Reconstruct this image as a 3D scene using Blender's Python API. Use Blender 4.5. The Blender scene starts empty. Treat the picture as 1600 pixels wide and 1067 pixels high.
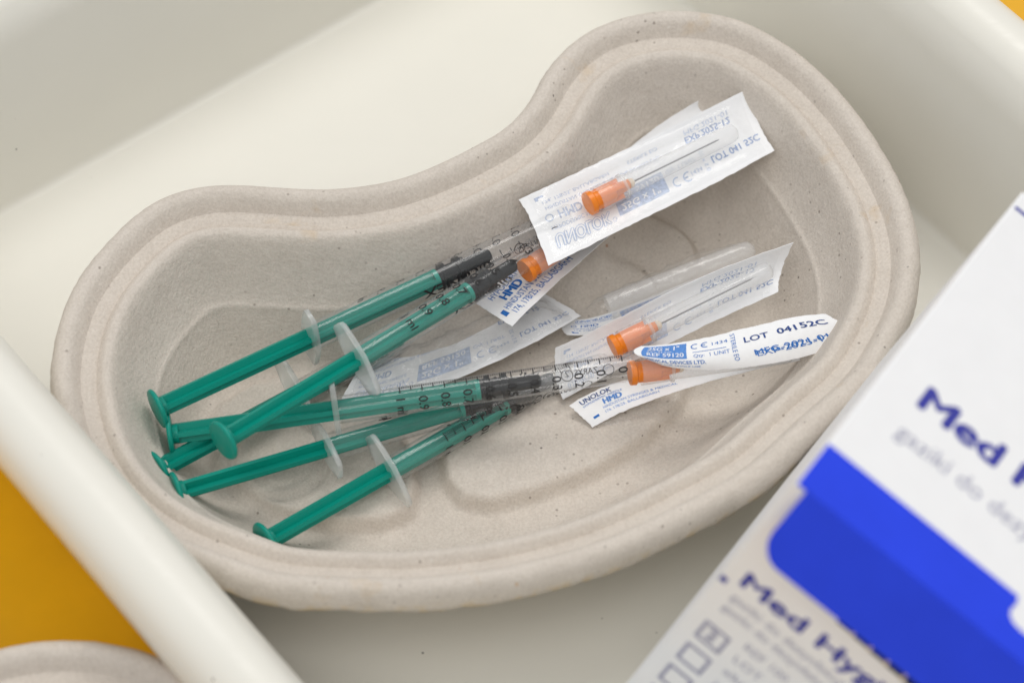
import bpy, bmesh, math, random
from mathutils import Vector, Matrix, noise

# ------------------------------------------------------------------ camera, world, lamps, exposure
# All coordinates below are millimetres on the tray floor (z = 0); MM turns them into metres.
MM = 0.001
scene = bpy.context.scene
col = scene.collection
PITCH = math.radians(52.5)
VIEW = Vector((0, -math.cos(PITCH), math.sin(PITCH)))          # from the dish towards the camera

cam_data = bpy.data.cameras.new('camera')
cam = bpy.data.objects.new('camera', cam_data)
col.objects.link(cam)
cam.location = VIEW * 846 * MM
cam.rotation_euler = (math.pi / 2 - PITCH, 0, 0)
cam_data.lens = 120
cam_data.sensor_width = 36
cam_data.clip_start = 0.01
cam_data.clip_end = 20
cam_data.dof.use_dof = True
cam_data.dof.focus_distance = 0.822
cam_data.dof.aperture_fstop = 11.0
scene.camera = cam

world = bpy.data.worlds.new('World')
scene.world = world
world.use_nodes = True
bg = world.node_tree.nodes['Background']
bg.inputs['Color'].default_value = (0.95, 0.97, 1.0, 1)
bg.inputs['Strength'].default_value = 0.54

def area_lamp(name, loc, target, size, power, colour):
    d = bpy.data.lights.new(name, 'AREA')
    d.shape = 'RECTANGLE'
    d.size, d.size_y = size
    d.energy = power
    d.color = colour
    o = bpy.data.objects.new(name, d)
    col.objects.link(o)
    o.location = loc
    o.rotation_euler = (Vector(target) - Vector(loc)).to_track_quat('-Z', 'Y').to_euler()
    return o

area_lamp('ceiling_and_fill_light', (0.25, 0.75, 1.55), (0, 0, 0), (0.95, 0.6), 11.4, (1.0, 0.975, 0.94))
area_lamp('ceiling_and_fill_light', (-0.3, -0.8, 1.45), (0, 0, 0), (1.0, 0.8), 6.8, (1.0, 0.98, 0.95))  # front fill lamp, added to brighten the near rims and carton front

scene.view_settings.view_transform = 'Standard'
scene.view_settings.look = 'None'
scene.view_settings.exposure = 0.0
scene.view_settings.gamma = 1.0
scene.view_settings.use_curve_mapping = False
scene.render.engine = 'CYCLES'
scene.cycles.use_denoising = True
scene.cycles.use_adaptive_sampling = True
scene.cycles.adaptive_threshold = 0.02
scene.cycles.max_bounces = 9
scene.cycles.transparent_max_bounces = 32
scene.cycles.caustics_reflective = False
scene.cycles.caustics_refractive = False

# ------------------------------------------------------------------ materials
def new_mat(name):
    m = bpy.data.materials.new(name)
    m.use_nodes = True
    nt = m.node_tree
    return m, nt, nt.nodes['Principled BSDF'], nt.nodes['Material Output']

def coords(nt):
    return nt.nodes.new('ShaderNodeTexCoord').outputs['Object']

def noise_tex(nt, vec, scale, detail=3, rough=0.55):
    n = nt.nodes.new('ShaderNodeTexNoise')
    n.inputs['Scale'].default_value = scale
    n.inputs['Detail'].default_value = detail
    n.inputs['Roughness'].default_value = rough
    nt.links.new(vec, n.inputs['Vector'])
    return n.outputs['Fac']

def ramp(nt, fac, stops):
    r = nt.nodes.new('ShaderNodeValToRGB')
    e = r.color_ramp.elements
    while len(e) < len(stops):
        e.new(0.5)
    for k, (p, c) in zip(e, stops):
        k.position = p
        k.color = c if len(c) == 4 else (*c, 1)
    nt.links.new(fac, r.inputs['Fac'])
    return r.outputs['Color']

def mix_col(nt, fac, a, b, mode='MIX'):
    m = nt.nodes.new('ShaderNodeMix')
    m.data_type = 'RGBA'
    m.blend_type = mode
    for sock, val in ((m.inputs[0], fac), (m.inputs[6], a), (m.inputs[7], b)):
        if isinstance(val, (int, float)):
            sock.default_value = val
        elif isinstance(val, tuple):
            sock.default_value = (*val, 1) if len(val) == 3 else val
        else:
            nt.links.new(val, sock)
    return m.outputs[2]

def maths(nt, op, a, b=0.0):
    m = nt.nodes.new('ShaderNodeMath')
    m.operation = op
    for s, v in zip(m.inputs, (a, b)):
        if isinstance(v, (int, float)):
            s.default_value = v
        else:
            nt.links.new(v, s)
    return m.outputs[0]

def bump(nt, height, strength, dist, bsdf, prev=None):
    b = nt.nodes.new('ShaderNodeBump')
    b.inputs['Strength'].default_value = strength
    b.inputs['Distance'].default_value = dist
    nt.links.new(height, b.inputs['Height'])
    if prev is not None:
        nt.links.new(prev, b.inputs['Normal'])
    if bsdf is not None:
        nt.links.new(b.outputs['Normal'], bsdf.inputs['Normal'])
    return b.outputs['Normal']

def specks(nt, vec, scale, radius, share):
    """small round flecks: cells of a voronoi, only a share of them, each only near its point"""
    v = nt.nodes.new('ShaderNodeTexVoronoi')
    v.inputs['Scale'].default_value = scale
    nt.links.new(vec, v.inputs['Vector'])
    near = maths(nt, 'LESS_THAN', v.outputs['Distance'], radius)
    sep = nt.nodes.new('ShaderNodeSeparateColor')
    nt.links.new(v.outputs['Color'], sep.inputs['Color'])
    pick = maths(nt, 'LESS_THAN', sep.outputs[0], share)
    return maths(nt, 'MULTIPLY', near, pick), sep.outputs[1]

def plain(name, colour, rough=0.5, spec=0.5, mottling=0.06, grain=300, bump_s=0.0, sss=0.0):
    m, nt, b, out = new_mat(name)
    vec = coords(nt)
    n = noise_tex(nt, vec, grain, 4)
    lo = tuple(c * (1 - mottling) for c in colour)
    hi = tuple(min(1, c * (1 + mottling)) for c in colour)
    nt.links.new(ramp(nt, n, [(0.3, lo), (0.7, hi)]), b.inputs['Base Color'])
    b.inputs['Roughness'].default_value = rough
    b.inputs['Specular IOR Level'].default_value = spec
    if bump_s:
        bump(nt, n, bump_s, 0.0004, b)
    if sss:
        b.inputs['Subsurface Weight'].default_value = sss
        b.inputs['Subsurface Radius'].default_value = (0.002, 0.002, 0.002)
    return m

def clear(name, tint, haze, gloss_rough, body=(0.8, 0.82, 0.83), crinkle=0.0, crinkle_scale=300, edge=0.5, milk=0.0, gloss=0.5):
    """thin clear plastic: light goes straight through, a little is scattered, the edge-on skin reflects more"""
    m, nt, b, out = new_mat(name)
    b.inputs['Base Color'].default_value = (*body, 1)
    b.inputs['Roughness'].default_value = gloss_rough
    b.inputs['Specular IOR Level'].default_value = 0.6
    tr = nt.nodes.new('ShaderNodeBsdfTransparent')
    tr.inputs['Color'].default_value = (*tint, 1)
    # Schlick reflectance, the same for the outer and the inner side of the thin wall
    lw = nt.nodes.new('ShaderNodeLayerWeight')
    lw.inputs['Blend'].default_value = 0.5
    refl = maths(nt, 'ADD', maths(nt, 'MULTIPLY', maths(nt, 'POWER', lw.outputs['Facing'], 4.0), 0.9), 0.04)
    vec = coords(nt)
    mott = noise_tex(nt, vec, crinkle_scale * 0.6, 3)
    f = maths(nt, 'ADD', maths(nt, 'MULTIPLY', refl, edge), haze)
    f = maths(nt, 'ADD', f, maths(nt, 'MULTIPLY', maths(nt, 'MAXIMUM', maths(nt, 'SUBTRACT', mott, 0.45), 0.0), milk))
    f = maths(nt, 'MINIMUM', f, 0.95)
    if crinkle:
        n = noise_tex(nt, vec, crinkle_scale, 4, 0.6)
        nrm = bump(nt, n, crinkle, 0.001, b)
        nt.links.new(nrm, lw.inputs['Normal'])
    mx = nt.nodes.new('ShaderNodeMixShader')
    nt.links.new(f, mx.inputs['Fac'])
    nt.links.new(tr.outputs[0], mx.inputs[1])
    nt.links.new(b.outputs[0], mx.inputs[2])
    gl = nt.nodes.new('ShaderNodeBsdfGlossy')
    gl.inputs['Roughness'].default_value = gloss_rough * 0.6
    mg = nt.nodes.new('ShaderNodeMixShader')
    nt.links.new(maths(nt, 'MULTIPLY', refl, gloss), mg.inputs['Fac'])
    if crinkle:
        nt.links.new(nrm, gl.inputs['Normal'])
    nt.links.new(mx.outputs[0], mg.inputs[1])
    nt.links.new(gl.outputs[0], mg.inputs[2])
    nt.links.new(mg.outputs[0], out.inputs['Surface'])
    return m

def pulp_material():
    m, nt, b, out = new_mat('moulded_pulp')
    vec = coords(nt)
    big = noise_tex(nt, vec, 22, 4)
    mid = noise_tex(nt, vec, 190, 4, 0.65)
    fine = noise_tex(nt, vec, 1500, 3, 0.7)
    base = ramp(nt, big, [(0.3, (0.665, 0.602, 0.532)), (0.7, (0.720, 0.657, 0.588))])
    base = mix_col(nt, 0.30, base, ramp(nt, mid, [(0.35, (0.515, 0.455, 0.39)), (0.65, (0.69, 0.625, 0.55))]))
    base = mix_col(nt, 0.32, base, ramp(nt, fine, [(0.35, (0.44, 0.385, 0.325)), (0.65, (0.745, 0.68, 0.605))]))
    # flecks of dark fibre, a few rusty ones, and pale ones
    patch = ramp(nt, noise_tex(nt, vec, 45, 2), [(0.45, (0.08, 0.08, 0.08)), (0.62, (1, 1, 1))])
    for sc, rad, share, colr, opac in ((300, 0.085, 0.20, (0.07, 0.055, 0.05), 0.85), (480, 0.17, 0.22, (0.20, 0.16, 0.13), 0.65),
                                       (170, 0.075, 0.06, (0.42, 0.17, 0.06), 0.8), (330, 0.12, 0.10, (0.75, 0.72, 0.66), 0.6)):
        s, rnd = specks(nt, vec, sc, rad, share)
        s = maths(nt, 'MULTIPLY', maths(nt, 'MULTIPLY', s, patch), opac)
        base = mix_col(nt, s, base, colr)
    # ochre stains on the rim
    xyz = nt.nodes.new('ShaderNodeSeparateXYZ')
    nt.links.new(vec, xyz.inputs[0])
    on_rim = maths(nt, 'GREATER_THAN', xyz.outputs[2], 0.0352)
    st = ramp(nt, noise_tex(nt, vec, 75, 3, 0.6), [(0.63, (0, 0, 0)), (0.72, (1, 1, 1))])
    st = maths(nt, 'MULTIPLY', maths(nt, 'MULTIPLY', st, on_rim), 0.34)
    base = mix_col(nt, st, base, (0.60, 0.43, 0.24))
    at = nt.nodes.new('ShaderNodeAttribute')
    at.attribute_name = 'lip'
    low_lip = at.outputs['Fac']
    crumb = ramp(nt, noise_tex(nt, vec, 260, 2), [(0.46, (0, 0, 0)), (0.60, (1, 1, 1))])
    base = mix_col(nt, maths(nt, 'MULTIPLY', maths(nt, 'MULTIPLY', crumb, low_lip), 0.7), base, (0.66, 0.50, 0.28))
    spot, rnd = specks(nt, vec, 60, 0.055, 0.10)
    base = mix_col(nt, maths(nt, 'MULTIPLY', maths(nt, 'MULTIPLY', spot, on_rim), 0.55), base, (0.55, 0.33, 0.12))
    nt.links.new(base, b.inputs['Base Color'])
    b.inputs['Roughness'].default_value = 0.86
    b.inputs['Specular IOR Level'].default_value = 0.22
    # sieve imprint plus fibre relief
    wv = nt.nodes.new('ShaderNodeTexWave')
    wv.inputs['Scale'].default_value = 430
    wv.inputs['Distortion'].default_value = 0.5
    wv.inputs['Detail'].default_value = 2
    wv.inputs['Detail Scale'].default_value = 1.2
    mp = nt.nodes.new('ShaderNodeMapping')
    mp.inputs['Rotation'].default_value = (0, 0, 0.35)
    nt.links.new(vec, mp.inputs['Vector'])
    nt.links.new(mp.outputs[0], wv.inputs['Vector'])
    n1 = bump(nt, wv.outputs['Fac'], 0.07, 0.0003, None)
    n2 = bump(nt, fine, 0.4, 0.0005, None, n1)
    bump(nt, mid, 0.34, 0.0012, b, n2)
    return m

def tray_material():
    m, nt, b, out = new_mat('white_tray_plastic')
    vec = coords(nt)
    big = noise_tex(nt, vec, 14, 3)
    base = ramp(nt, big, [(0.3, (0.805, 0.782, 0.705)), (0.7, (0.835, 0.812, 0.735))])
    dust, rnd = specks(nt, vec, 95, 0.03, 0.16)
    base = mix_col(nt, maths(nt, 'MULTIPLY', dust, 0.75), base, (0.12, 0.11, 0.10))
    dust2, rnd = specks(nt, vec, 240, 0.07, 0.10)
    clump = ramp(nt, noise_tex(nt, vec, 30, 2), [(0.5, (0, 0, 0)), (0.62, (1, 1, 1))])
    base = mix_col(nt, maths(nt, 'MULTIPLY', maths(nt, 'MULTIPLY', dust2, clump), 0.4), base, (0.35, 0.32, 0.28))
    nt.links.new(base, b.inputs['Base Color'])
    sc = nt.nodes.new('ShaderNodeMapping')
    sc.inputs['Rotation'].default_value = (0, 0, 0.9)
    sc.inputs['Scale'].default_value = (6, 130, 6)
    nt.links.new(vec, sc.inputs['Vector'])
    scr = noise_tex(nt, sc.outputs[0], 3.0, 6, 0.75)
    nt.links.new(ramp(nt, scr, [(0.35, (0.30, 0.30, 0.30)), (0.7, (0.52, 0.52, 0.52))]), b.inputs['Roughness'])
    b.inputs['Specular IOR Level'].default_value = 0.4
    bump(nt, noise_tex(nt, vec, 900, 2), 0.05, 0.0003, b)
    return m

def paper_material(name, colour=(0.97, 0.972, 0.978), through=0.06):
    m, nt, b, out = new_mat(name)
    vec = coords(nt)
    n = noise_tex(nt, vec, 700, 4, 0.7)
    c = ramp(nt, n, [(0.3, tuple(x * 0.95 for x in colour)), (0.7, colour)])
    nt.links.new(c, b.inputs['Base Color'])
    b.inputs['Roughness'].default_value = 0.75
    b.inputs['Specular IOR Level'].default_value = 0.25
    bump(nt, noise_tex(nt, vec, 420, 4), 0.16, 0.0006, b)
    t = nt.nodes.new('ShaderNodeBsdfTranslucent')
    nt.links.new(c, t.inputs['Color'])
    mx = nt.nodes.new('ShaderNodeMixShader')
    mx.inputs['Fac'].default_value = through
    nt.links.new(b.outputs[0], mx.inputs[1])
    nt.links.new(t.outputs[0], mx.inputs[2])
    nt.links.new(mx.outputs[0], out.inputs['Surface'])
    return m

M = {
    'pulp': pulp_material(),
    'tray': tray_material(),
    'orange': plain('orange_tabletop', (0.82, 0.43, 0.003), 0.45, 0.35, 0.04, 60),
    'green': plain('green_plastic', (0.001, 0.270, 0.205), 0.36, 0.32, 0.03, 200),
    'black': plain('black_rubber', (0.004, 0.004, 0.005), 0.5, 0.15, 0.08, 300),
    'barrel': clear('frosted_barrel_plastic', (0.995, 0.995, 0.995), 0.020, 0.14, (0.90, 0.92, 0.92), edge=0.20, gloss=0.5),
    'flange': clear('milky_flange_plastic', (0.98, 0.985, 0.985), 0.27, 0.3, (0.92, 0.95, 0.94), edge=0.3),
    'film': clear('clear_blister_film', (1, 1, 1), 0.035, 0.14, (0.97, 0.975, 0.98), crinkle=0.5, crinkle_scale=160, edge=0.15, milk=0.06, gloss=0.5),
    'crumpled': clear('crumpled_blister_film', (0.98, 0.98, 0.98), 0.03, 0.10, (0.92, 0.93, 0.96), crinkle=1.0, crinkle_scale=200, edge=0.5, milk=0.35, gloss=1.0),
    'sheath': clear('clear_needle_sheath', (1, 1, 1), 0.20, 0.14, (0.95, 0.95, 0.95), edge=0.4),
    'hub': plain('orange_hub_plastic', (0.86, 0.235, 0.012), 0.35, 0.45, 0.03, 300, sss=0.15),
    'bead': plain('pale_glue', (0.85, 0.72, 0.55), 0.3, 0.5, 0.03, 300),
    'steel': plain('needle_steel', (0.20, 0.20, 0.205), 0.3, 0.8, 0.03, 300),
    'paper': paper_material('white_peel_paper'),
    'ink': plain('blue_ink', (0.030, 0.165, 0.520), 0.7, 0.2, 0.25, 2500),
    'ink_dark': plain('dark_blue_ink', (0.035, 0.075, 0.250), 0.7, 0.2, 0.25, 2500),
    'ink_block': plain('mid_blue_ink', (0.110, 0.270, 0.640), 0.7, 0.2, 0.15, 2500),
    'ink_through': plain('blue_ink_seen_through_paper', (0.520, 0.590, 0.745), 0.75, 0.2, 0.22, 1500),
    'ink_through_dark': plain('stamped_ink_seen_through_paper', (0.330, 0.420, 0.640), 0.75, 0.2, 0.25, 1500),
    'ink_white': plain('white_print', (0.80, 0.83, 0.88), 0.7, 0.2, 0.10, 2500),
    'ink_black': plain('black_scale_print', (0.030, 0.028, 0.028), 0.6, 0.3, 0.2, 2500),
    'card': plain('white_carton_board', (0.88, 0.88, 0.885), 0.42, 0.45, 0.015, 120),
    'card_blue': plain('blue_printed_board', (0.025, 0.065, 0.780), 0.5, 0.12, 0.05, 60),
    'card_ink': plain('violet_blue_print', (0.045, 0.050, 0.340), 0.6, 0.3, 0.08, 400),
    'card_grey': plain('grey_print', (0.36, 0.36, 0.47), 0.6, 0.3, 0.08, 400),
    'card_shade': plain('painted_slot_shade', (0.012, 0.011, 0.012), 0.8, 0.2, 0.1, 400),
    'card_raw': plain('raw_board_edge', (0.62, 0.44, 0.24), 0.8, 0.2, 0.1, 400),
}

# ------------------------------------------------------------------ mesh helpers
def make_obj(name, verts, faces, mat, parent=None, origin=(0, 0, 0), smooth=True, mats=None, face_mats=None):
    o = Vector(origin)
    me = bpy.data.meshes.new(name)
    me.from_pydata([tuple((Vector(v) - o) * MM) for v in verts], [], faces)
    me.materials.append(mat)
    for x in (mats or []):
        me.materials.append(x)
    if face_mats:
        for p, k in zip(me.polygons, face_mats):
            p.material_index = k
    if smooth:
        for p in me.polygons:
            p.use_smooth = True
    me.update()
    ob = bpy.data.objects.new(name, me)
    col.objects.link(ob)
    if parent is not None:
        ob.parent = parent
    else:
        ob.location = o * MM
    return ob

def fix_normals(ob):
    bm = bmesh.new()
    bm.from_mesh(ob.data)
    bmesh.ops.recalc_face_normals(bm, faces=bm.faces)
    bm.to_mesh(ob.data)
    bm.free()
    return ob

def sharp_edges(ob, deg=40):
    bm = bmesh.new()
    bm.from_mesh(ob.data)
    for e in bm.edges:
        if len(e.link_faces) == 2 and e.calc_face_angle(0) > math.radians(deg):
            e.smooth = False
    bm.to_mesh(ob.data)
    bm.free()
    return ob

def thing(name, label, cat, loc=(0, 0, 0), group=None):
    o = bpy.data.objects.new(name, None)
    col.objects.link(o)
    o.empty_display_size = 0.01
    o.location = Vector(loc) * MM
    tag(o, label, cat, group)
    return o

def tag(o, label, cat, group=None, kind=None):
    o['label'] = label
    if cat:
        o['category'] = cat
    if group:
        o['group'] = group
    if kind:
        o['kind'] = kind
    return o

def lathe(profile, n=28, close_start=True, close_end=True):
    """profile [(x, r)] turned about the X axis"""
    vs, fs = [], []
    for x, r in profile:
        for k in range(n):
            a = 2 * math.pi * k / n
            vs.append((x, r * math.sin(a), r * math.cos(a)))
    for j in range(len(profile) - 1):
        for k in range(n):
            a, b = j * n + k, j * n + (k + 1) % n
            fs.append((a, b, b + n, a + n))
    if close_start:
        fs.append(tuple(reversed(range(n))))
    if close_end:
        fs.append(tuple(range((len(profile) - 1) * n, len(profile) * n)))
    return vs, fs

def loft(rings, cap_first=None, cap_last=None, closed=False):
    n = len(rings[0])
    vs = [v for r in rings for v in r]
    fs = []
    m = len(rings)
    for j in range(m if closed else m - 1):
        j2 = (j + 1) % m
        for k in range(n):
            fs.append((j * n + k, j * n + (k + 1) % n, j2 * n + (k + 1) % n, j2 * n + k))
    if cap_last:
        fs.append(tuple((m - 1) * n + k for k in range(n)))
    if cap_first:
        fs.append(tuple(reversed(range(n))))
    return vs, fs

def frame_along(a, b, facing=VIEW):
    """local axes with X from a to b and Z as near to `facing` as it can be"""
    x = (Vector(b) - Vector(a)).normalized()
    z = (Vector(facing) - x * x.dot(Vector(facing))).normalized()
    y = z.cross(x)
    return x, y, z

_text_cache = {}
def text_2d(body, weight=0.0):
    """flat triangles of a word in the built-in face, 1 unit high, starting at x = 0"""
    key = (body, weight)
    if key in _text_cache:
        return _text_cache[key]
    c = bpy.data.curves.new('lettering', 'FONT')
    c.body = body
    c.resolution_u = 3
    c.fill_mode = 'FRONT'
    o = bpy.data.objects.new('lettering', c)
    col.objects.link(o)
    dg = bpy.context.evaluated_depsgraph_get()
    dg.update()
    me = bpy.data.meshes.new_from_object(o.evaluated_get(dg))
    vs = [(v.co.x, v.co.y) for v in me.vertices]
    fs = [tuple(p.vertices) for p in me.polygons]
    bpy.data.objects.remove(o)
    bpy.data.curves.remove(c)
    bpy.data.meshes.remove(me)
    if not vs:
        vs, fs = [(0, 0), (0.01, 0), (0, 0.01)], [(0, 1, 2)]
    x0 = min(v[0] for v in vs); x1 = max(v[0] for v in vs)
    y1 = max(v[1] for v in vs)
    vs = [(v[0] - x0, v[1]) for v in vs]
    _text_cache[key] = (vs, fs, x1 - x0, y1)
    return _text_cache[key]

class Print:
    """flat lettering and marks collected in a 2-D sheet (mm), cut finely, then laid onto a surface"""
    def __init__(self):
        self.v, self.f, self.m = [], [], []
    def add(self, vs, fs, m):
        n = len(self.v)
        self.v += [q if len(q) == 3 else (q[0], q[1], 0.0) for q in vs]
        self.f += [tuple(i + n for i in q) for q in fs]
        self.m += [m] * len(fs)
    def word(self, body, u, v, height, width=None, m=0, turn=0.0, weight=0.0, flip=False):
        vs, fs, w, h = text_2d(body)
        sx = (width / w) if width else height / 0.73
        sy = height / 0.73
        c, s = math.cos(turn), math.sin(turn)
        b = weight * height / 0.73
        for k, (ox, oy) in enumerate(((0, 0), (b, 0), (-b, 0), (0, 0.7 * b), (0, -0.7 * b)) if weight > 0 else ((0, 0),)):
            out = []
            for x, y in vs:
                x, y = x * sx + ox, y * sy + oy
                out.append((u + c * x - s * y, v + s * x + c * y, k * 0.006))
            self.add(out, fs, m)
    def rect(self, u0, v0, u1, v1, m=0):
        self.add([(u0, v0), (u1, v0), (u1, v1), (u0, v1)], [(0, 1, 2, 3)], m)
    def ring(self, u, v, r, t, m=0, a0=0, a1=360, n=20):
        vs, fs = [], []
        for k in range(n + 1):
            a = math.radians(a0 + (a1 - a0) * k / n)
            for rr in (r - t, r):
                vs.append((u + rr * math.cos(a), v + rr * math.sin(a)))
        for k in range(n):
            fs.append((2 * k, 2 * k + 1, 2 * k + 3, 2 * k + 2))
        self.add(vs, fs, m)
    def frame(self, u0, v0, u1, v1, t, m=0):
        self.rect(u0, v0, u1, v0 + t, m); self.rect(u0, v1 - t, u1, v1, m)
        self.rect(u0, v0 + t, u0 + t, v1 - t, m); self.rect(u1 - t, v0 + t, u1, v1 - t, m)
    def build(self, name, place, mats, parent, origin=(0, 0, 0), step_u=0.0, step_v=0.0):
        bm = bmesh.new()
        bv = [bm.verts.new(q) for q in self.v]
        for q, m in zip(self.f, self.m):
            try:
                bm.faces.new([bv[i] for i in q]).material_index = m
            except ValueError:
                pass
        for axis, step in ((0, step_u), (1, step_v)):
            if step:
                lo = min(v.co[axis] for v in bm.verts); hi = max(v.co[axis] for v in bm.verts)
                x = lo + step
                nrm = (1, 0, 0) if axis == 0 else (0, 1, 0)
                while x < hi:
                    co = (x, 0, 0) if axis == 0 else (0, x, 0)
                    bmesh.ops.bisect_plane(bm, geom=bm.verts[:] + bm.edges[:] + bm.faces[:], plane_co=co, plane_no=nrm, dist=1e-6)
                    x += step
        bm.verts.index_update()
        verts = [place(v.co.x, v.co.y, v.co.z) for v in bm.verts]
        faces = [tuple(v.index for v in f.verts) for f in bm.faces]
        idx = [f.material_index for f in bm.faces]
        bm.free()
        return make_obj(name, verts, faces, mats[0], parent, origin, smooth=False, mats=mats[1:], face_mats=idx)

# ------------------------------------------------------------------ the table and the tray
TURN = math.radians(38)
S_AX = Vector((math.cos(TURN), math.sin(TURN), 0))
T_AX = Vector((-math.sin(TURN), math.cos(TURN), 0))

ob = make_obj('tabletop', [(-900, -900, -3), (900, -900, -3), (900, 900, -3), (-900, 900, -3)], [(0, 1, 2, 3)], M['orange'], smooth=False)
tag(ob, 'plain orange tabletop under the white tray', None, kind='structure')

def rounded_rect(s0, s1, t0, t1, r, z, n=8):
    pts = []
    for cs, ct, a0 in ((s1 - r, t1 - r, 0), (s0 + r, t1 - r, 90), (s0 + r, t0 + r, 180), (s1 - r, t0 + r, 270)):
        for k in range(n + 1):
            a = math.radians(a0 + 90 * k / n)
            p = S_AX * (cs + r * math.cos(a)) + T_AX * (ct + r * math.sin(a))
            pts.append((p.x, p.y, z))
    return pts

def build_tray():
    s0, s1, t0, t1 = -106.8, 107.2, -190.0, 113.3
    prof = [(-30, 0.0), (-2.2, 0.0), (-0.9, 0.25), (-0.2, 0.9), (0.2, 2.0), (2.5, 15), (5.0, 30), (7.6, 46), (8.6, 51)]
    # rolled rim
    rc, rz, rr = 18.9, 50.5, 8.6
    for k in range(1, 15):
        a = math.radians(172 - 178 * k / 14)
        prof.append((rc + (rr + 0.5) * math.cos(a), rz + rr * math.sin(a)))
    prof += [(27.4, 45), (26.2, 44.6), (25.4, 48), (20, 55), (14, 52), (10.6, 46), (5.5, 14), (3.2, -2), (2.0, -2.9), (-20, -2.9)]
    rings = [rounded_rect(s0 - o, s1 + o, t0 - o, t1 + o, max(0.8, 4.0 + o), z) for o, z in prof]
    vs, fs = loft(rings, cap_first=True, cap_last=True)
    fs[-1] = tuple(reversed(fs[-1])) if False else fs[-1]
    ob = fix_normals(make_obj('tray', vs, fs, M['tray']))
    tag(ob, 'deep white plastic tray with rolled rim holding the pulp dish and the carton', 'tray')
    return ob
build_tray()

# ------------------------------------------------------------------ moulded pulp dishes
def closed_spline(pts, n):
    pts = [Vector((p[0], p[1], 0)) for p in pts]
    m = len(pts)
    dense = []
    for i in range(m):
        p0, p1, p2, p3 = pts[i - 1], pts[i], pts[(i + 1) % m], pts[(i + 2) % m]
        for k in range(40):
            t = k / 40
            dense.append(0.5 * ((2 * p1) + (p2 - p0) * t + (2 * p0 - 5 * p1 + 4 * p2 - p3) * t * t + (3 * p1 - p0 - 3 * p2 + p3) * t ** 3))
    cum = [0.0]
    for i in range(len(dense)):
        cum.append(cum[-1] + (dense[(i + 1) % len(dense)] - dense[i]).length)
    out, j = [], 0
    for k in range(n):
        d = cum[-1] * k / n
        while cum[j + 1] < d:
            j += 1
        t = (d - cum[j]) / max(1e-9, cum[j + 1] - cum[j])
        out.append(dense[j].lerp(dense[(j + 1) % len(dense)], t))
    return smooth_loop(out, 10)

def smooth_loop(p, times):
    for _ in range(times):
        p = [(p[i - 1] + p[i] * 2 + p[(i + 1) % len(p)]) / 4 for i in range(len(p))]
    return p

def inward(loop, d):
    n = len(loop)
    out = []
    for i in range(n):
        t = (loop[(i + 2) % n] - loop[i - 2]).normalized()
        out.append(loop[i] + Vector((-t.y, t.x, 0)) * d)
    return out

def area2(loop):
    return sum(a.x * b.y - b.x * a.y for a, b in zip(loop, loop[1:] + loop[:1]))

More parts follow.
